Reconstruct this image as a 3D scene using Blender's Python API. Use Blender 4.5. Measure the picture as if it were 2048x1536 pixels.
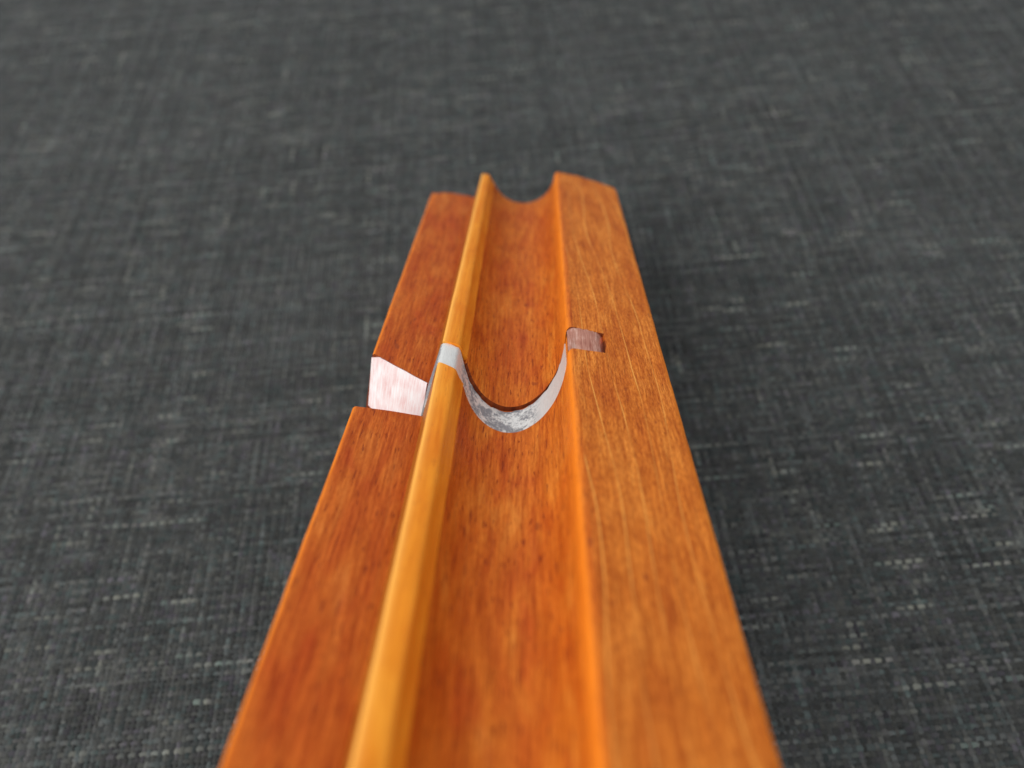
import bpy, bmesh, math, random
import numpy as np
from mathutils import Matrix, Vector, noise as mnoise
from mathutils.geometry import tessellate_polygon

for o in list(bpy.data.objects):
    bpy.data.objects.remove(o)
scene = bpy.context.scene
COL = scene.collection
MM = 0.001

# ---------------------------------------------------------------- frames
# Camera solved from the photograph (2048 x 1536, about 28 mm equivalent).
# Camera axes: x right, y down, z forward.  The rail and the cloth each have
# their own vanishing point: the rail leans, far end down on the cloth.
FPX = 1600.0
def nrm(v): return v / np.linalg.norm(v)
def ray(u, v): return np.array([(u - 1024) / FPX, (v - 768) / FPX, 1.0])
rb = nrm(ray(1072, -177))                       # rail, along
rx = np.array([1, .18, 0.0]); rx[2] = -(rx @ rb) / rb[2]; rx = nrm(rx)
ru = np.cross(rx, rb)                           # rail, up
ro = ray(1045, 403) * 165.0                     # groove bottom at the far end
fy = nrm(ray(850, -1300))                       # cloth, warp direction
fx = np.array([1, -.09, 0.0]); fx[2] = -(fx @ fy) / fy[2]; fx = nrm(fx)
fz = np.cross(fx, fy)                           # cloth normal
P0 = ro + rx * 17.6 + ru * -16.0                # lowest far corner of the rail
R = np.stack([fx, fy, fz])                      # camera frame -> world
def to_world(p): return Vector((R @ (np.asarray(p) - P0)) * MM)
def dir_world(d): return Vector(R @ np.asarray(d))
ZOFF = 16.0                                     # rail local z = height above its underside
RAIL_M = Matrix.Translation(to_world(ro - ru * ZOFF)) @ Matrix(
    [list(r) for r in np.array([R @ rx, R @ rb, R @ ru]).T]).to_4x4()

# ---------------------------------------------------------------- camera
cam_d = bpy.data.cameras.new('camera')
cam = bpy.data.objects.new('camera', cam_d); COL.objects.link(cam)
cx, cy, cz = R @ np.array([1, 0, 0.]), R @ np.array([0, -1, 0.]), R @ np.array([0, 0, -1.])
M = Matrix([list(r) for r in np.stack([cx, cy, cz]).T]).to_4x4()
M.translation = to_world(np.zeros(3))
cam.matrix_world = M
cam_d.sensor_width = 36.0
cam_d.lens = FPX / 2048 * 36.0
cam_d.clip_start = 0.005; cam_d.clip_end = 50
cam_d.dof.use_dof = True
cam_d.dof.focus_distance = 0.0955
cam_d.dof.aperture_fstop = 16.5
cam_d.dof.aperture_blades = 0
scene.camera = cam
scene.render.resolution_x, scene.render.resolution_y = 1024, 768

# ---------------------------------------------------------------- light (a room lit by a window on the left, behind the camera)
world = bpy.data.worlds.new('World'); scene.world = world; world.use_nodes = True
bg = world.node_tree.nodes['Background']
bg.inputs[0].default_value = (0.88, 0.95, 1.0, 1); bg.inputs[1].default_value = 0.70
def area(name, d_rail, dist, w, h, power, col):
    """window pane: direction given in the rail's own frame"""
    l = bpy.data.lights.new(name, 'AREA'); l.shape = 'RECTANGLE'; l.size = w; l.size_y = h
    l.energy = power; l.color = col
    o = bpy.data.objects.new(name, l); COL.objects.link(o)
    d = nrm(np.array(d_rail, float)); dc = rx * d[0] + rb * d[1] + ru * d[2]
    tgt = to_world(ro + rb * -75)
    dw = dir_world(dc)
    o.location = tgt + dw * dist
    o.rotation_euler = dw.to_track_quat('Z', 'Y').to_euler()
    return o
area('window_light', (-.72, -.60, .52), .68, .70, .80, 6.15, (1.0, .97, .925))
area('window_light_far', (-.45, .75, .75), 1.6, .65, .55, 1.5, (.86, .94, 1.0))
scene.view_settings.view_transform = 'Standard'
scene.view_settings.look = 'None'
scene.view_settings.gamma = 1.0
scene.view_settings.exposure = 0.0
scene.view_settings.use_curve_mapping = False
scene.render.engine = 'CYCLES'

# ---------------------------------------------------------------- node helpers
class NT:
    def __init__(s, name):
        s.m = bpy.data.materials.new(name); s.m.use_nodes = True
        s.t = s.m.node_tree; s.t.nodes.clear()
        s.out = s.t.nodes.new('ShaderNodeOutputMaterial')
        s.b = s.t.nodes.new('ShaderNodeBsdfPrincipled')
        s.t.links.new(s.b.outputs[0], s.out.inputs[0])
    def n(s, typ, **k):
        nd = s.t.nodes.new(typ)
        for a, v in k.items(): setattr(nd, a, v)
        return nd
    def put(s, sock, v):
        if hasattr(v, 'is_linked'): s.t.links.new(v, sock)
        elif isinstance(v, (tuple, list)) and len(v) == 3 and sock.type == 'RGBA': sock.default_value = (*v, 1)
        else: sock.default_value = v
    def math(s, op, a, b=0.0, c=None, clamp=False):
        nd = s.n('ShaderNodeMath', operation=op, use_clamp=clamp)
        s.put(nd.inputs[0], a); s.put(nd.inputs[1], b)
        if c is not None: s.put(nd.inputs[2], c)
        return nd.outputs[0]
    def attr(s, name):
        return s.n('ShaderNodeAttribute', attribute_name=name).outputs['Fac']
    def xyz(s, x, y, z=0.0):
        nd = s.n('ShaderNodeCombineXYZ')
        for i, v in enumerate((x, y, z)): s.put(nd.inputs[i], v)
        return nd.outputs[0]
    def noise(s, vec, scale=1.0, detail=2.0, rough=.5, dist=0.0):
        nd = s.n('ShaderNodeTexNoise')
        s.put(nd.inputs['Vector'], vec); nd.inputs['Scale'].default_value = scale
        nd.inputs['Detail'].default_value = detail; nd.inputs['Roughness'].default_value = rough
        nd.inputs['Distortion'].default_value = dist
        return nd.outputs['Fac']
    def rng(s, v, a, b, c=0.0, d=1.0, smooth=False):
        nd = s.n('ShaderNodeMapRange'); nd.clamp = True
        if smooth: nd.interpolation_type = 'SMOOTHSTEP'
        s.put(nd.inputs[0], v)
        for i, q in enumerate((a, b, c, d)): s.put(nd.inputs[i + 1], q)
        return nd.outputs[0]
    def mix(s, f, a, b, mode='MIX'):
        nd = s.n('ShaderNodeMix', data_type='RGBA', blend_type=mode)
        s.put(nd.inputs[0], f); s.put(nd.inputs[6], a); s.put(nd.inputs[7], b)
        return nd.outputs[2]
    def ramp(s, f, stops):
        nd = s.n('ShaderNodeValToRGB'); cr = nd.color_ramp
        while len(cr.elements) < len(stops): cr.elements.new(.5)
        for e, (p, c) in zip(cr.elements, stops): e.position = p; e.color = (*c, 1)
        s.put(nd.inputs[0], f); return nd.outputs[0]
    def bump(s, h, dist, strength=1.0):
        nd = s.n('ShaderNodeBump'); nd.inputs['Strength'].default_value = strength
        nd.inputs['Distance'].default_value = dist; s.put(nd.inputs['Height'], h)
        s.t.links.new(nd.outputs[0], s.b.inputs['Normal'])
    def set(s, **k):
        for a, v in k.items(): s.put(s.b.inputs[a.replace('_', ' ')], v)

def mat_wood():
    t = NT('stained_wood')
    u, y = t.attr('across'), t.attr('along')           # millimetres over the surface
    wear, zone = t.attr('wear'), t.attr('zone')        # zone 0 left ledge, 1 groove, 2 right shoulder
    right = t.rng(zone, 1.4, 1.6)
    # cloudy uptake of the stain
    cl = t.noise(t.xyz(t.math('MULTIPLY', u, .33), t.math('MULTIPLY', y, .085), 3.1), 1, 3, .55, .6)
    base = t.ramp(cl, [(.30, (.372, .056, .0055)), (.45, (.420, .076, .0075)), (.60, (.460, .098, .0105)), (.74, (.505, .130, .019))])
    baseR = t.ramp(cl, [(.28, (.455, .097, .010)), (.48, (.535, .133, .014)), (.72, (.605, .174, .023))])
    grv = t.math('MULTIPLY', t.rng(zone, .4, .6), t.math('SUBTRACT', 1, right))
    base = t.mix(grv, base, t.mix(1.0, base, (1.16, 1.34, 1.15), 'MULTIPLY'))
    base = t.mix(right, base, baseR)
    mo = t.noise(t.xyz(t.math('MULTIPLY', u, 1.25), t.math('MULTIPLY', y, .22), 51.0), 1, 3, .6, .5)
    base = t.mix(t.rng(mo, .54, .74, 0, .42, True), base, t.mix(1.0, base, (1.20, 1.55, 2.1), 'MULTIPLY'))
    base = t.mix(t.rng(mo, .46, .28, 0, .38, True), base, t.mix(1.0, base, (.86, .74, .66), 'MULTIPLY'))
    # red blotches on the ledge side
    rb_ = t.noise(t.xyz(t.math('MULTIPLY', u, .42), t.math('MULTIPLY', y, .12), 17.0), 1, 2, .5, .3)
    base = t.mix(t.math('MULTIPLY', t.rng(rb_, .54, .72, 0, .42, True), t.math('SUBTRACT', 1, right)), base, (.36, .038, .006))
    # fibre streaks
    st = t.noise(t.xyz(t.math('MULTIPLY', u, 3.4), t.math('MULTIPLY', y, .16), 7.7), 1, 4, .6, .25)
    base = t.mix(t.rng(st, .36, .66), t.mix(1.0, base, (.74, .64, .54), 'MULTIPLY'), t.mix(1.0, base, (1.17, 1.30, 1.45), 'MULTIPLY'))
    # fine speckle of the short fibres
    sp = t.noise(t.xyz(t.math('MULTIPLY', u, 6.5), t.math('MULTIPLY', y, 1.25), 1.7), 1, 3, .65)
    amt = t.mix(right, (.42, .42, .42), (.85, .85, .85))
    base = t.mix(amt, base, t.mix(t.rng(sp, .36, .62), t.mix(1.0, base, (.70, .58, .42), 'MULTIPLY'), t.mix(1.0, base, (1.16, 1.26, 1.35), 'MULTIPLY')))
    # open pores: short dark dashes along the grain
    po = t.noise(t.xyz(t.math('MULTIPLY', u, 4.0), t.math('MULTIPLY', y, .40), 23.0), 1, 2, .5)
    pm = t.rng(po, .62, .68, 0, .80, True)
    base = t.mix(t.math('MULTIPLY', pm, t.math('SUBTRACT', 1, t.math('MULTIPLY', right, .6))), base, (.175, .022, .006))
    # a few larger resin spots
    bs = t.noise(t.xyz(t.math('MULTIPLY', u, .75), t.math('MULTIPLY', y, .33), 41.0), 1, 1, .4)
    base = t.mix(t.rng(bs, .74, .79, 0, .6, True), base, (.21, .035, .008))
    # pale growth lines on the right shoulder, drifting across the board
    dr = t.noise(t.xyz(t.math('MULTIPLY', u, .08), t.math('MULTIPLY', y, .022), 5.0), 1, 1, .4)
    ph = t.math('ADD', t.math('ADD', t.math('MULTIPLY', u, .40), t.math('MULTIPLY', y, .009)), t.math('MULTIPLY', dr, 2.4))
    saw = t.math('ABSOLUTE', t.math('SUBTRACT', t.math('FRACT', ph), .5))
    brk = t.noise(t.xyz(t.math('MULTIPLY', u, .5), t.math('MULTIPLY', y, .06), 11.0), 1, 2, .5)
    ln = t.math('MULTIPLY', t.rng(saw, .46, .497, 0, 1, True), t.rng(brk, .38, .60, .1, .8))
    ln = t.math('MULTIPLY', ln, t.math('ADD', t.math('MULTIPLY', right, .9), .10))
    base = t.mix(ln, base, (.80, .36, .075))
    # stain rubbed thin along the handled edges
    wn = t.noise(t.xyz(t.math('MULTIPLY', u, .7), t.math('MULTIPLY', y, .25), 31.0), 1, 3, .6)
    wf = t.math('MULTIPLY', wear, t.rng(wn, .25, .6, .55, 1.0))
    base = t.mix(wf, base, (.76, .20, .014))
    h = t.math('ADD', t.math('MULTIPLY', sp, .5), t.math('ADD', t.math('MULTIPLY', st, .6), t.math('MULTIPLY', pm, -.8)))
    t.bump(h, .00011, .55)
    t.set(Base_Color=base, Roughness=t.rng(sp, .3, .7, .56, .44), Specular_IOR_Level=.11)
    return t.m

def mat_shaded_endgrain():  # end grain with the slot's shadow painted into its dark colour
    t = NT('shade_painted_end_grain')
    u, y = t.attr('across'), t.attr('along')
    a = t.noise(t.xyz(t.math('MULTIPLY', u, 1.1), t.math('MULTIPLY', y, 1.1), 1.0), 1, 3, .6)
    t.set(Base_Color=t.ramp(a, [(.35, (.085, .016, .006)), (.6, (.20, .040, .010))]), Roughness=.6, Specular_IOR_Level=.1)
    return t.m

def mat_ridge():
    t = NT('pale_stained_wood')
    u, y = t.attr('across'), t.attr('along')
    wear = t.attr('wear')
    cl = t.noise(t.xyz(t.math('MULTIPLY', u, .28), t.math('MULTIPLY', y, .10), 2.0), 1, 3, .5, .3)
    base = t.ramp(cl, [(.32, (.69, .195, .011)), (.55, (.76, .255, .017)), (.72, (.80, .30, .026))])
    st = t.noise(t.xyz(t.math('MULTIPLY', u, 2.6), t.math('MULTIPLY', y, .14), 9.0), 1, 3, .6)
    base = t.mix(t.rng(st, .35, .65), t.mix(1.0, base, (.86, .76, .60), 'MULTIPLY'), base)
    fl = t.noise(t.xyz(t.math('MULTIPLY', u, 2.2), t.math('MULTIPLY', y, .7), 19.0), 1, 2, .5)
    base = t.mix(t.rng(fl, .66, .75, 0, .35, True), base, (.42, .10, .012))
    po = t.noise(t.xyz(t.math('MULTIPLY', u, 4.5), t.math('MULTIPLY', y, .45), 27.0), 1, 2, .5)
    base = t.mix(t.rng(po, .62, .69, 0, .45, True), base, (.40, .105, .012))
    base = t.mix(t.math('MULTIPLY', wear, .75), base, (.85, .42, .085))
    base = t.mix(t.attr('zone'), base, (.335, .098, .0085))
    t.bump(st, .00006, .4)
    t.set(Base_Color=base, Roughness=.5, Specular_IOR_Level=.12)
    return t.m

def mat_steel():
    t = NT('tinned_metal')
    u, y = t.attr('across'), t.attr('along')
    dk = t.attr('wear')                                # where the tarnish sits: the bed of the groove
    a = t.noise(t.xyz(t.math('MULTIPLY', u, 1.0), t.math('MULTIPLY', y, 1.0), 1.0), .6, 3, .6, .35)
    b = t.noise(t.xyz(t.math('MULTIPLY', u, 1.0), t.math('MULTIPLY', y, .7), 6.0), 3.2, 3, .7)
    f = t.math('ADD', t.math('MULTIPLY', a, .60), t.math('MULTIPLY', b, .40))
    f = t.math('ADD', t.math('MULTIPLY', t.rng(f, .42, .565, 0, 1, True), dk), t.math('MAXIMUM', t.math('SUBTRACT', dk, 1.0), 0.0), clamp=True)
    base = t.mix(f, (.76, .735, .705), (.25, .245, .26))
    sc = t.noise(t.xyz(t.math('MULTIPLY', u, 9.0), t.math('MULTIPLY', y, .8), 3.0), 1, 2, .6)
    base = t.mix(t.rng(sc, .35, .65, 0, .35), base, t.mix(1.0, base, (.70, .70, .70), 'MULTIPLY'))
    t.bump(t.math('ADD', sc, b), .00005, .5)
    t.set(Base_Color=base, Metallic=t.math('SUBTRACT', .45, t.math('MULTIPLY', f, .2)), Roughness=t.math('ADD', .42, t.math('MULTIPLY', f, .25)))
    return t.m

def mat_copper(name, c0, c1, c2, metallic, rough):
    t = NT(name)
    u, y = t.attr('across'), t.attr('along')           # across = along the strip, along = across its width
    s1 = t.noise(t.xyz(t.math('MULTIPLY', u, 5.5), t.math('MULTIPLY', y, .32), 2.0), 1, 4, .7)
    s2 = t.noise(t.xyz(t.math('MULTIPLY', u, .55), t.math('MULTIPLY', y, .35), 9.0), 1, 2, .5)
    f = t.math('ADD', t.math('MULTIPLY', s1, .65), t.math('MULTIPLY', s2, .35))
    base = t.ramp(f, [(.34, c0), (.50, c1), (.62, c2)])
    t.bump(s1, .00006, .6)
    t.set(Base_Color=base, Metallic=metallic, Roughness=rough)
    return t.m

def mat_thread(name, slub):
    t = NT(name)
    i, l = t.attr('thread'), t.attr('along')           # thread number, millimetres along it
    wn = t.n('ShaderNodeTexWhiteNoise', noise_dimensions='1D'); t.put(wn.inputs['W'], i)
    var = t.noise(t.xyz(t.math('MULTIPLY', i, 5.37), t.math('MULTIPLY', l, .16), 0.0), 1, 2, .55)
    v2 = t.noise(t.xyz(t.math('MULTIPLY', i, 3.71), t.math('MULTIPLY', l, .9), 4.0), 1, 1, .5)
    base = t.ramp(t.math('ADD', t.math('MULTIPLY', var, .7), t.math('MULTIPLY', wn.outputs['Value'], .3)),
                  [(.28, (.0160, .0170, .0182)), (.50, (.0328, .0349, .0370)), (.72, (.0650, .0686, .0722))])
    base = t.mix(t.rng(v2, .35, .7, 0, .55), base, t.mix(1.0, base, (1.55, 1.5, 1.45), 'MULTIPLY'))
    wc = t.n('ShaderNodeTexWhiteNoise', noise_dimensions='2D')
    t.put(wc.inputs['Vector'], t.xyz(i, t.math('FLOOR', t.math('MULTIPLY', l, .58)), 0.0))
    base = t.mix(t.math('MULTIPLY', wc.outputs['Value'], .75), t.mix(1.0, base, (.80, .80, .80), 'MULTIPLY'), t.mix(1.0, base, (1.6, 1.6, 1.58), 'MULTIPLY'))
    sl = t.noise(t.xyz(t.math('MULTIPLY', i, 7.13), t.math('MULTIPLY', l, .075), 8.0), 1, 1.5, .5)
    base = t.mix(t.rng(sl, slub, slub + .16, 0, .8, True), base, (.19, .197, .185))
    hu = t.noise(t.xyz(t.math('MULTIPLY', i, 2.3), t.math('MULTIPLY', l, .22), 13.0), 1, 1, .5)
    tint = t.ramp(hu, [(.30, (.86, 1.05, .98)), (.45, (1, 1, .96)), (.56, (1.06, 1.02, .90)), (.70, (1.07, .95, 1.06))])
    base = t.mix(1.0, base, tint, 'MULTIPLY')
    t.set(Base_Color=base, Roughness=.85, Specular_IOR_Level=.15)
    t.b.inputs['Sheen Weight'].default_value = .12; t.b.inputs['Sheen Roughness'].default_value = .5
    return t.m

def mat_backing():
    t = NT('cloth_backing')
    tc = t.n('ShaderNodeTexCoord').outputs['Object']
    sep = t.n('ShaderNodeSeparateXYZ'); t.put(sep.inputs[0], tc)
    a = t.noise(t.xyz(t.math('MULTIPLY', sep.outputs[0], 1200.0), t.math('MULTIPLY', sep.outputs[1], 140.0)), 1, 2, .6)
    b = t.noise(t.xyz(t.math('MULTIPLY', sep.outputs[0], 140.0), t.math('MULTIPLY', sep.outputs[1], 1200.0), 5.0), 1, 2, .6)
    f = t.math('MULTIPLY', t.math('ADD', a, b), .5)
    t.set(Base_Color=t.ramp(f, [(.35, (.028, .029, .03)), (.5, (.06, .062, .063)), (.68, (.12, .122, .12))]), Roughness=.9, Specular_IOR_Level=.15)
    return t.m

# ---------------------------------------------------------------- mesh helpers
def obj_from(name, V, Fc, mat, parent=None, attrs=None, smooth=True, sharp=35, weld=True, mats=None, mi=None):
    me = bpy.data.meshes.new(name)
    me.from_pydata([tuple(v) for v in V], [], Fc)
    for k, a in (attrs or {}).items():
        at = me.attributes.new(k, 'FLOAT', 'POINT'); at.data.foreach_set('value', np.asarray(a, np.float32))
    for mm in (mats or [mat]): me.materials.append(mm)
    if mi: me.polygons.foreach_set('material_index', mi)
    if weld:
        bm = bmesh.new(); bm.from_mesh(me)
        bmesh.ops.dissolve_degenerate(bm, dist=1e-7, edges=bm.edges)
        bmesh.ops.recalc_face_normals(bm, faces=bm.faces)
        bm.to_mesh(me); bm.free()
    if smooth:
        me.polygons.foreach_set('use_smooth', [True] * len(me.polygons))
        me.set_sharp_from_angle(angle=math.radians(sharp))
    o = bpy.data.objects.new(name, me); COL.objects.link(o)
    if parent: o.parent = parent
    return o

def wob(s, y, seed, amp):
    """slow hand-made unevenness, mm"""
    return amp * (mnoise.noise(Vector((s * .25, y * .07, seed))) + .5 * mnoise.noise(Vector((s * .5, y * .22, seed + 9))))

# ---------------------------------------------------------------- the rail
CX, CZ, RAD = -1.0, 6.05, 6.25
YN_END, YF_END = -172.0, 0.0
NOTCH_F = lambda X: -70.8 + (X + 18.5) * (-5.5 / 8.1)      # diagonal far wall of the notch
NOTCH_N = -83.6
NOTCH_Z = -13.6
def slot_far(Z):  return -70.2 + (Z - 7.6) * 1.17
def slot_near(Z): return -76.0 + (Z - 7.6) * 1.14

def lin(a, b, n, end=False):
    return [(a[0] + (b[0] - a[0]) * i / n, a[1] + (b[1] - a[1]) * i / n) for i in range(n + (1 if end else 0))]
def arc(cx, cz, r, a0, a1, n, end=True):
    return [(cx + r * math.cos(math.radians(a0 + (a1 - a0) * i / n)), cz + r * math.sin(math.radians(a0 + (a1 - a0) * i / n))) for i in range(n + (1 if end else 0))]

def slotted(name, prof, mat, endm, parent, closed=True, seed=0., end_round=1.2, taper=0.):
    """Extrude a closed profile along the rail; every profile point is a dict with
    x, z, low=(x,z) or None (its place on the slot floor), yf, yn, wear, zone."""
    n = len(prof)
    xs = np.array([p['x'] for p in prof]); zs = np.array([p['z'] for p in prof])
    s = np.concatenate([[0], np.cumsum(np.hypot(np.diff(xs), np.diff(zs)))])
    # inward normals (for rounding the far end)
    tx = np.roll(xs, -1) - np.roll(xs, 1); tz = np.roll(zs, -1) - np.roll(zs, 1)
    L = np.hypot(tx, tz) + 1e-9
    area2 = np.sum(xs * np.roll(zs, -1) - np.roll(xs, -1) * zs)
    sg = 1 if area2 > 0 else -1
    nx, nz = -tz / L * sg, tx / L * sg
    rows = []                                          # each: list of (x,y,z)
    for k in range(6):                                 # rounded far end
        a = k / 5 * math.pi / 2
        ins = end_round * (1 - math.sin(a)); dy = end_round * (1 - math.cos(a))
        rows.append([(xs[i] + nx[i] * ins + (taper * min(1, (-8.6 - xs[i]) / .8) if xs[i] < -8.6 else 0), YF_END - dy - prof[i].get('cut', 0), zs[i] + nz[i] * ins) for i in range(n)])
    yf = np.array([p['yf'] for p in prof]); yn = np.array([p['yn'] for p in prof])
    y0 = np.array([-end_round - p.get('cut', 0) for p in prof])
    nf = 70
    def surf(i, y):
        w = wob(s[i], y, seed, .085)
        wx = wob(s[i] + 50, y, seed + 3, .05)
        if taper and xs[i] < -8.6: wx += taper * max(0., (y + 74) / 74) * min(1, (-8.6 - xs[i]) / .8)
        e = prof[i]['wear']
        if e > .3:                                     # small nicks along the handled edges
            q = mnoise.noise(Vector((s[i] * .3, y * .55, seed + 21)))
            w -= e * (.05 * abs(q) + .55 * max(0, q - .52)); wx += e * .05 * mnoise.noise(Vector((y * .4, 3, seed)))
        return (xs[i] + wx, y, zs[i] + w)
    for k in range(1, nf + 1):
        rows.append([surf(i, y0[i] + (yf[i] - y0[i]) * k / nf) for i in range(n)])
    nwall = len(rows) - 1
    lowf = []; lown = []
    for i in range(n):
        if prof[i]['low'] is None:
            a, b = surf(i, yf[i] + (yn[i] - yf[i]) * .33), surf(i, yf[i] + (yn[i] - yf[i]) * .67)
        else:
            lx, lz = prof[i]['low']; a, b = (lx, yf[i], lz), (lx, yn[i], lz)
        lowf.append(a); lown.append(b)
    rows += [lowf, lown]
    rows.append([surf(i, yn[i]) for i in range(n)])
    nn = 90
    for k in range(1, nn + 1):
        rows.append([surf(i, yn[i] + (YN_END - yn[i]) * k / nn) for i in range(n)])
    V = [(x * MM, y * MM, (z + ZOFF) * MM) for r in rows for (x, y, z) in r]
    Fc = []
    m = len(rows)
    for r in range(m - 1):
        for i in range(n):
            j = (i + 1) % n
            Fc.append((r * n + i, r * n + j, (r + 1) * n + j, (r + 1) * n + i))
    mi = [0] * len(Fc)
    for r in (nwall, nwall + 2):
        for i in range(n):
            if prof[i]['low'] and prof[(i + 1) % n]['low']: mi[r * n + i] = 1  # slot walls; on the body this material paints their shade
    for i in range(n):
        if prof[i].get('endw'): mi[(nwall + 1) * n + i] = 1  # end wall of the inlay pocket, painted dark the same way
    for base_i in (0, (m - 1) * n):
        tri = tessellate_polygon([[Vector((V[base_i + i][0], V[base_i + i][2], 0)) for i in range(n)]])
        for a, b, c in tri: Fc.append((base_i + a, base_i + b, base_i + c)); mi.append(1)
    across = np.tile(s, m); along = np.array([p[1] for r in rows for p in r])
    # slot walls: let the grain run down into the wood
    wear = np.tile([p['wear'] for p in prof], m); zone = np.tile([p['zone'] for p in prof], m)
    return obj_from(name, V, Fc, mat, parent, dict(across=across, along=along, wear=wear, zone=zone), mats=[mat, endm], mi=mi)

def P(x, z, low=None, yf=-74., yn=-80., wear=0., zone=0., cut=0.):
    return dict(x=x, z=z, low=low, yf=yf, yn=yn, wear=wear, zone=zone, cut=cut)

def slot_depth(x):
    """depth of the metal bed below the wood along the groove, mm"""
    t = (x - CX) / RAD
    if t < 0: return .38 + .34 * (1 - min(1, -t)) ** .7
    return .10 + .62 * (1 - min(1, t)) ** .8

INLAY_X = 10.0
body = []
body += [P(x, z) for x, z in lin((0, -16), (-17.4, -16), 4)]
body += [P(x, z) for x, z in arc(-17.4, -15, 1.0, 270, 180, 4)]
for x, z in lin((-18.42, -13.5), (-18.5, -1.75), 6, True):
    body.append(P(x, z, low=(x, min(z, NOTCH_Z)), yf=NOTCH_F(-18.5), yn=NOTCH_N))
for k, (x, z) in enumerate(arc(-18.0, -1.55, .5, 170, 95, 5)):
    body.append(P(x, z, low=(x, NOTCH_Z), yf=NOTCH_F(x), yn=NOTCH_N, wear=[.5, .9, 1, .8, .4, .1][k], cut=4.0 - .4 * k))
for x, z in lin((-17.6, -1.03), (-10.75, -.80), 9, True):
    body.append(P(x, z, low=(x, NOTCH_Z), yf=NOTCH_F(x), yn=NOTCH_N, cut=2.0 * (max(0, -x - 14.8) / 2.8) ** 2))
for x, z in [(-10.1, -.95), (-9.2, -.6), (-7.9, 1.0), (-6.75, 2.45)]:
    body.append(P(x, z, low=(-7.7, 1.5) if x > -7 else None, yf=-76.5, yn=NOTCH_N))
NG = 40
a_start = math.degrees(math.atan2(2.75 - CZ, -6.43 - CX)) + 360
for k in range(NG + 1):
    a = a_start + (362 - a_start) * k / NG
    x, z = CX + RAD * math.cos(math.radians(a)), CZ + RAD * math.sin(math.radians(a))
    d = slot_depth(x); f = (RAD + d) / RAD
    body.append(P(x, z, low=(CX + (x - CX) * f, CZ + (z - CZ) * f), yf=slot_far(z), yn=slot_near(z), zone=1.,
                  wear=min(1, max(0, (z - 4.2) / 2.2)) if x > 0 else 0))
for k, (x, z) in enumerate(arc(5.95, 6.85, .72, 172, 95, 6)):
    body.append(P(x, z, low=(x + .12 + .05 * k, z - .45 - .14 * k), yf=slot_far(z), yn=slot_near(z), zone=1.2, wear=[1, 1, 1, .8, .45, .2, .05][k]))
sx = [6.3, 6.9, 7.6, 8.3, 9.0, 9.5, INLAY_X - .01]
for x in sx:
    body.append(P(x, 7.58, low=(x, 7.58 - (1.45 + .12 * (x - 6.3))), yf=-70.2 - .12 * (x - 6.3), yn=-76.0 + .05 * (x - 6.3), zone=2.))
body[-1]['endw'] = True
body.append(P(INLAY_X + .01, 7.58, yf=-70.6, yn=-75.8, zone=2.))
for k, (x, z) in enumerate(lin((10.4, 7.58), (16.5, 7.56), 6, True)):
    body.append(P(x, z, yf=-70.6, yn=-75.8, zone=2., cut=(max(0, x - 7.5) / 9) ** 2 * 3.0))
for k, (x, z) in enumerate(arc(16.95, 6.9, .66, 88, 5, 6)):
    body.append(P(x, z, yf=-70.6, yn=-75.8, zone=2., wear=[.1, .35, .7, 1, 1, .8, .5][k], cut=3.15 + .45 * k))
for x, z in lin((17.6, 6.0), (17.5, -14.9), 6, True):
    body.append(P(x, z, yf=-70.6, yn=-75.8, zone=2., cut=max(0., 5.9 - (6 - z) * .6)))
body += [P(x, z) for x, z in arc(16.5, -15, 1.0, 0, -80, 4)]
body += [P(x, -16) for x in (12, 6)]

ridge = []
def ridge_pt(x, z, wear, low): ridge.append(P(x, z, low=low, yf=slot_far(4.3) - .35 * (x + 9.6) * .5, yn=slot_near(4.3) + .35 - .45 * (x + 9.6), wear=wear, zone=1. if x < -9.79 else 0.))
ridge.append(P(-9.4, -1.2, yf=-74, yn=-79.6)); ridge.append(P(-10.42, -1.15, yf=-74, yn=-79.6))
prof_r = [(-10.36, -.6, 0), (-10.15, 1.0, 0), (-9.95, 2.6, 0), (-9.80, 3.86, 0), (-9.785, 3.96, .5), (-9.755, 4.10, 1), (-9.69, 4.21, 1), (-9.58, 4.27, 1), (-9.42, 4.30, .5), (-9.0, 4.33, .1), (-8.5, 4.33, 0),
          (-8.0, 4.31, 0), (-7.72, 4.26, .05), (-7.56, 4.17, .1), (-7.44, 4.02, .05), (-7.30, 3.80, 0), (-6.95, 3.32, 0), (-6.40, 2.80, 0)]
for x, z, w in prof_r:
    if z < 0: lx, lz = -10.0, -.6
    else:
        lx, lz = x, z - .48
        if x < -9.3: lx = x + .45; lz = min(z - .1, 3.80)
        if x > -7.5: lx, lz = x - .34, z - .40
        if x > -7.2: lx, lz = x - .85, z - .55
    ridge_pt(x, z, w, (lx, lz))
ridge.append(P(-6.62, 2.35, low=(-7.6, 1.6), yf=-75, yn=-80.6)); ridge.append(P(-8.3, .2, yf=-74, yn=-80.5))

WOOD, RIDGE, STEEL, ENDG_SHADE = mat_wood(), mat_ridge(), mat_steel(), mat_shaded_endgrain()
BARE = mat_ridge(); BARE.name = 'bare_cut_wood'
COPPER = mat_copper('rosy_brushed_metal', (.40, .125, .082), (.62, .265, .185), (.84, .50, .39), .8, .30)
LINING = mat_copper('pale_brushed_metal', (.76, .43, .41), (.88, .72, .71), (.93, .90, .90), .10, .5)

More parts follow.
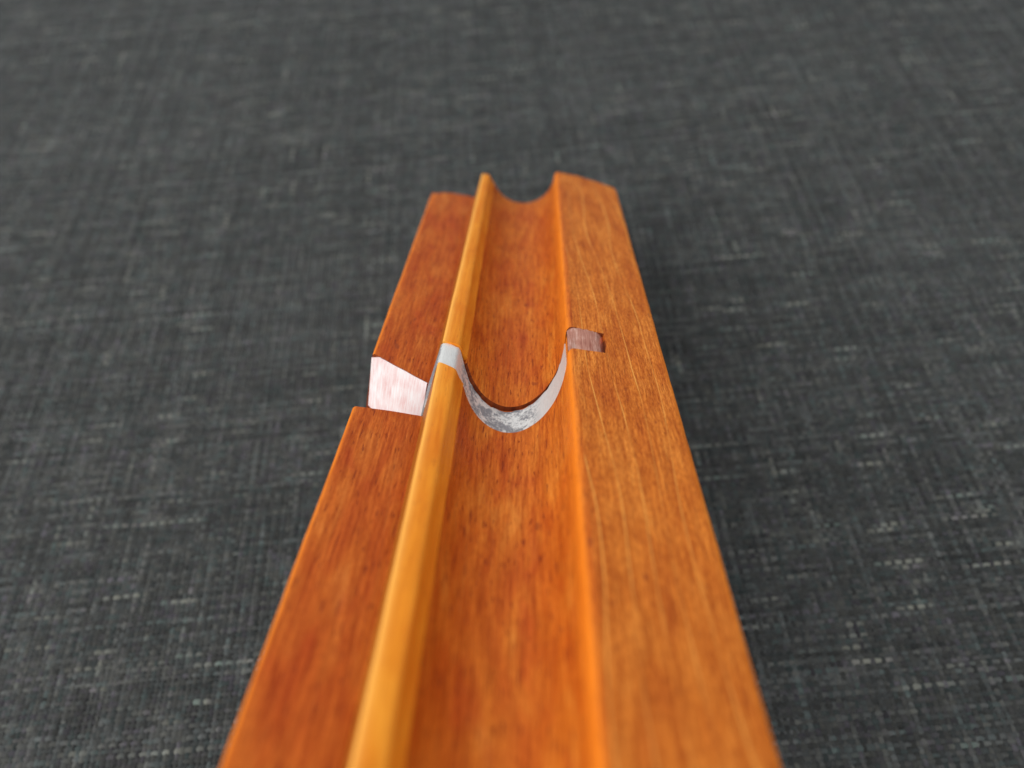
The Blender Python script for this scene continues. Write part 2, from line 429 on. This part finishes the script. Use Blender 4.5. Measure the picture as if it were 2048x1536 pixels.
rail = bpy.data.objects.new('wooden_rail', None); COL.objects.link(rail)
rail.matrix_world = RAIL_M
rail.empty_display_size = .01
rail['label'] = 'orange stained wooden rail with a round groove and metal inlay, leaning on dark cloth'
rail['category'] = 'wooden rail'
body_o = slotted('body', body, WOOD, ENDG_SHADE, rail, seed=1.0, end_round=.8)
ridge_o = slotted('ridge_strip', ridge, RIDGE, BARE, rail, seed=5.0, end_round=.8, taper=.62)
ridge_o['label'] = 'narrow yellow raised strip beside the groove'

def ribbon(name, pts, mat, thick, label=None, cols=9, rag=0.0, attr_w=None, seed=0):
    """thin sheet of metal: pts = list of (near xyz, far xyz, outward normal xz)"""
    rnd = random.Random(seed); top = []; bot = []; ac = []; al = []; we = []
    s = 0; prev = None
    for q, (a, b, nrml) in enumerate(pts):
        if prev: s += math.dist(prev, a)
        prev = a
        r0, r1 = rnd.uniform(-rag, rag), rnd.uniform(-rag, rag)
        for k in range(cols):
            t = k / (cols - 1)
            tt = t + (r1 * t if k == cols - 1 else (r0 if k == 0 else 0))
            p = [a[i] + (b[i] - a[i]) * tt for i in range(3)]
            n3 = (nrml[0], nrml[2] if len(nrml) > 2 else 0, nrml[1])
            top.append([p[i] + n3[i] * thick for i in range(3)]); bot.append(p)
            ac.append(s); al.append(t * math.dist(a, b)); we.append(attr_w[q] if attr_w else 0)
    N = len(top); m = len(pts); V = top + bot; Fc = []
    for r in range(m - 1):
        for k in range(cols - 1):
            a, b, c, d = r * cols + k, r * cols + k + 1, (r + 1) * cols + k + 1, (r + 1) * cols + k
            Fc.append((a, b, c, d)); Fc.append((N + a, N + d, N + c, N + b))
        for k in (0, cols - 1):
            a, d = r * cols + k, (r + 1) * cols + k
            Fc.append((a, d, N + d, N + a))
    for r in (0, m - 1):
        for k in range(cols - 1):
            a, b = r * cols + k, r * cols + k + 1
            Fc.append((a, b, N + b, N + a))
    V = [(x * MM, y * MM, (z + ZOFF) * MM) for x, y, z in V]
    o = obj_from(name, V, Fc, mat, rail, dict(across=ac * 2, along=al * 2, wear=we * 2), weld=True, sharp=50)
    if label: o['label'] = label
    return o

# metal band: down the side of the ridge, over its top, through the groove, up the far wall
pts = []; tw = []
side = [(-10.72, -11.5), (-10.66, -7.0), (-10.60, -3.0), (-10.46, -1.05), (-9.92, 2.4), (-9.76, 3.80)]
for x, z in side:
    yn = NOTCH_N + .08 if z < -.8 else slot_near(4.3) + .3
    yf = NOTCH_F(-10.4) - .25 if z < -.8 else slot_far(4.3) - .15
    pts.append(((x, yn, z), (x, yf, z), (-1, 0))); tw.append(1.55)
for x, z in [(-9.66, 3.93), (-9.2, 3.96), (-8.6, 3.96), (-8.0, 3.93), (-7.66, 3.82), (-7.40, 3.45)]:
    pts.append(((x, slot_near(4.3) + .30 - .45 * (x + 9.6), z), (x, slot_far(4.3) - .12 - .18 * (x + 9.6), z), (0, 1))); tw.append(.05)
for k in range(1, NG + 1):
    a = a_start + (360 - a_start) * k / NG
    x, z = CX + RAD * math.cos(math.radians(a)), CZ + RAD * math.sin(math.radians(a))
    d = slot_depth(x) - .02; f = (RAD + d) / RAD
    ox, oz = -(x - CX) / RAD, -(z - CZ) / RAD
    pts.append(((CX + (x - CX) * f, slot_near(z) + .06, CZ + (z - CZ) * f), (CX + (x - CX) * f, slot_far(z) - .30, CZ + (z - CZ) * f), (ox, oz)))
    tw.append(1.0 if x < 2.2 else max(0.05, 1 - (x - 2.2) / .9))
steel_o = ribbon('metal_band', pts, STEEL, .13, 'silver metal band with grey tarnish crossing ridge and groove', cols=9, rag=.035, attr_w=tw, seed=4)

# rosy inlay on the right shoulder, sagging a little in its pocket
pts = []
for x in np.linspace(5.32, 9.96, 24):
    zf = 7.58 - float(np.interp(x, [5.32, 5.6, 6.0, 6.4, 6.9, 7.5, 8.2, 9.0, 9.5, 9.96], [.62, .40, .26, .18, .12, .08, .06, .14, .32, .60])); zn = zf - .50 * min(1, max(0, (x - 5.4) / .9))
    pts.append(((x, -75.95 + .05 * (x - 6.3), zn), (x, -70.35 - .12 * (x - 6.3), zf), (0, 1)))
copper_o = ribbon('copper_inlay', pts, COPPER, .12, 'short rosy metal inlay let into the right shoulder', cols=7, rag=.02, seed=2)

# bright lining on the far wall of the notch
pts = []
for q in range(9):
    x = -18.44 + (7.75 * q / 8)
    y = NOTCH_F(x) - .06
    pts.append(((x + .5 * (1 - q / 8), y, -13.4), (x, y, -1.03 + .23 * (x + 17.6) / 6.85 - .04 - (.55 if q == 0 else 0) + .02 * (q % 3 - 1)), (-.56, 0, -.83)))
lining_o = ribbon('notch_lining', pts, LINING, .12, 'pale pinkish bright brushed lining of the notch', cols=8, rag=.0, seed=8)

bpy.context.view_layer.update()
low = min((body_o.matrix_world @ v.co).z for v in body_o.data.vertices)

# ---------------------------------------------------------------- the cloth: woven from single threads
CL_Z = low - .00022
cloth = None
def cloth_sheet():
    n = 60; V = []; Fc = []
    for j in range(n + 1):
        for i in range(n + 1):
            V.append(((i / n - .5) * 1.6, (j / n - .42) * 1.6, -.00055))
    for j in range(n):
        for i in range(n):
            a = j * (n + 1) + i
            Fc.append((a, a + 1, a + n + 2, a + n + 1))
    o = obj_from('cloth', V, Fc, mat_backing(), None, weld=False)
    o.location = (0, 0, CL_Z); o['kind'] = 'structure'
    o['label'] = 'dark charcoal woven cloth with lighter slubs'
    return o
cloth = cloth_sheet()
PITCH = .86
# footprint of the frame on the cloth (mm, world x/y), with a margin for a step to the side
cw = np.array(cam.matrix_world.translation) / MM
foot = []
for u, v in ((0, 1536), (2048, 1536), (0, 0), (2048, 0)):
    d = R @ ray(u, v); t = (cw[2] - CL_Z / MM) / -d[2]
    foot.append((cw[0] + d[0] * t, cw[1] + d[1] * t))
MARG = 22.0
ymin = min(f[1] for f in foot) - 12; ymax = max(f[1] for f in foot) + 25
(xl0, yl0), (xr0, yr0), (xl1, yl1), (xr1, yr1) = foot
def xrange_at(y):
    l = xl0 + (xl1 - xl0) * (y - yl0) / (yl1 - yl0); r = xr0 + (xr1 - xr0) * (y - yr0) / (yr1 - yr0)
    return l - MARG, r + MARG
rng = np.random.default_rng(7)
def smooth_rand(n, k, amp):
    a = rng.normal(size=n + k * 2); ker = np.hanning(k * 2 + 1); ker /= np.sqrt((ker ** 2).sum())
    return amp * np.convolve(a, ker, 'same')[k:-k]
def threads(name, along_x, mat):
    Vs, Fs, ids, als = [], [], [], []; base = 0
    if along_x:
        rows_ = np.arange(math.floor(ymin / PITCH), math.ceil(ymax / PITCH))
    else:
        xa, xb = xrange_at(ymax); rows_ = np.arange(math.floor(xa / PITCH), math.ceil(xb / PITCH))
    for r in rows_:
        c = r * PITCH
        if along_x:
            a, b = xrange_at(c)
        else:
            ys = np.arange(ymin, ymax, 4.0); ok = [y for y in ys if xrange_at(y)[0] <= c <= xrange_at(y)[1]]
            if not ok: continue
            a, b = ok[0], ymax
        k0, k1 = math.floor(a / PITCH), math.ceil(b / PITCH)
        idx = np.arange(k0 * 2, k1 * 2 + 1)                # two samples to a crossing
        n = len(idx)
        if n < 4: continue
        t = idx * PITCH / 2
        ph = np.cos(np.pi * (idx / 2 + r + (0 if along_x else 1)))
        w = PITCH * np.clip(.43 + smooth_rand(n, 9, .055), .26, .60)
        side = smooth_rand(n, 14, .075)
        zc = .17 * ph + smooth_rand(n, 20, .02)
        cross = [(-1, -.20), (0, .10), (1, -.20)]
        block = np.zeros((n, 3, 3))
        for q, (sx_, dz) in enumerate(cross):
            lat = c + side + sx_ * w
            block[:, q, 0] = t if along_x else lat
            block[:, q, 1] = lat if along_x else t
            block[:, q, 2] = zc + dz
        Vs.append(block.reshape(-1, 3)); ids.append(np.full(n * 3, float(r))); als.append(np.repeat(t, 3))
        i0 = base + np.arange(n - 1)[:, None] * 3 + np.arange(2)[None, :]
        q = np.stack([i0, i0 + 3, i0 + 4, i0 + 1], -1).reshape(-1, 4)
        Fs.append(q if not along_x else q[:, ::-1]); base += n * 3
    V = np.concatenate(Vs); Fq = np.concatenate(Fs)
    # the cloth is not perfectly flat
    V[:, 2] += .22 * np.sin(V[:, 0] * .045 + 1.0) * np.cos(V[:, 1] * .038) - .22
    me = bpy.data.meshes.new(name)
    me.vertices.add(len(V)); me.vertices.foreach_set('co', (V * MM).astype(np.float32).ravel())
    me.loops.add(Fq.size); me.loops.foreach_set('vertex_index', Fq.astype(np.int32).ravel())
    me.polygons.add(len(Fq)); me.polygons.foreach_set('loop_start', np.arange(0, Fq.size, 4, dtype=np.int32))
    me.update(calc_edges=True); me.validate()
    for k, a in (('thread', np.concatenate(ids)), ('along', np.concatenate(als))):
        at = me.attributes.new(k, 'FLOAT', 'POINT'); at.data.foreach_set('value', a.astype(np.float32))
    me.polygons.foreach_set('use_smooth', np.ones(len(Fq), bool))
    me.materials.append(mat)
    o = bpy.data.objects.new(name, me); COL.objects.link(o); o.parent = cloth
    o['kind'] = 'stuff'
    return o
threads('weft_threads', True, mat_thread('weft_yarn', .59))
threads('warp_threads', False, mat_thread('warp_yarn', .63))
print('tris', sum(len(o.data.polygons) * 2 for o in bpy.data.objects if o.type == 'MESH'))
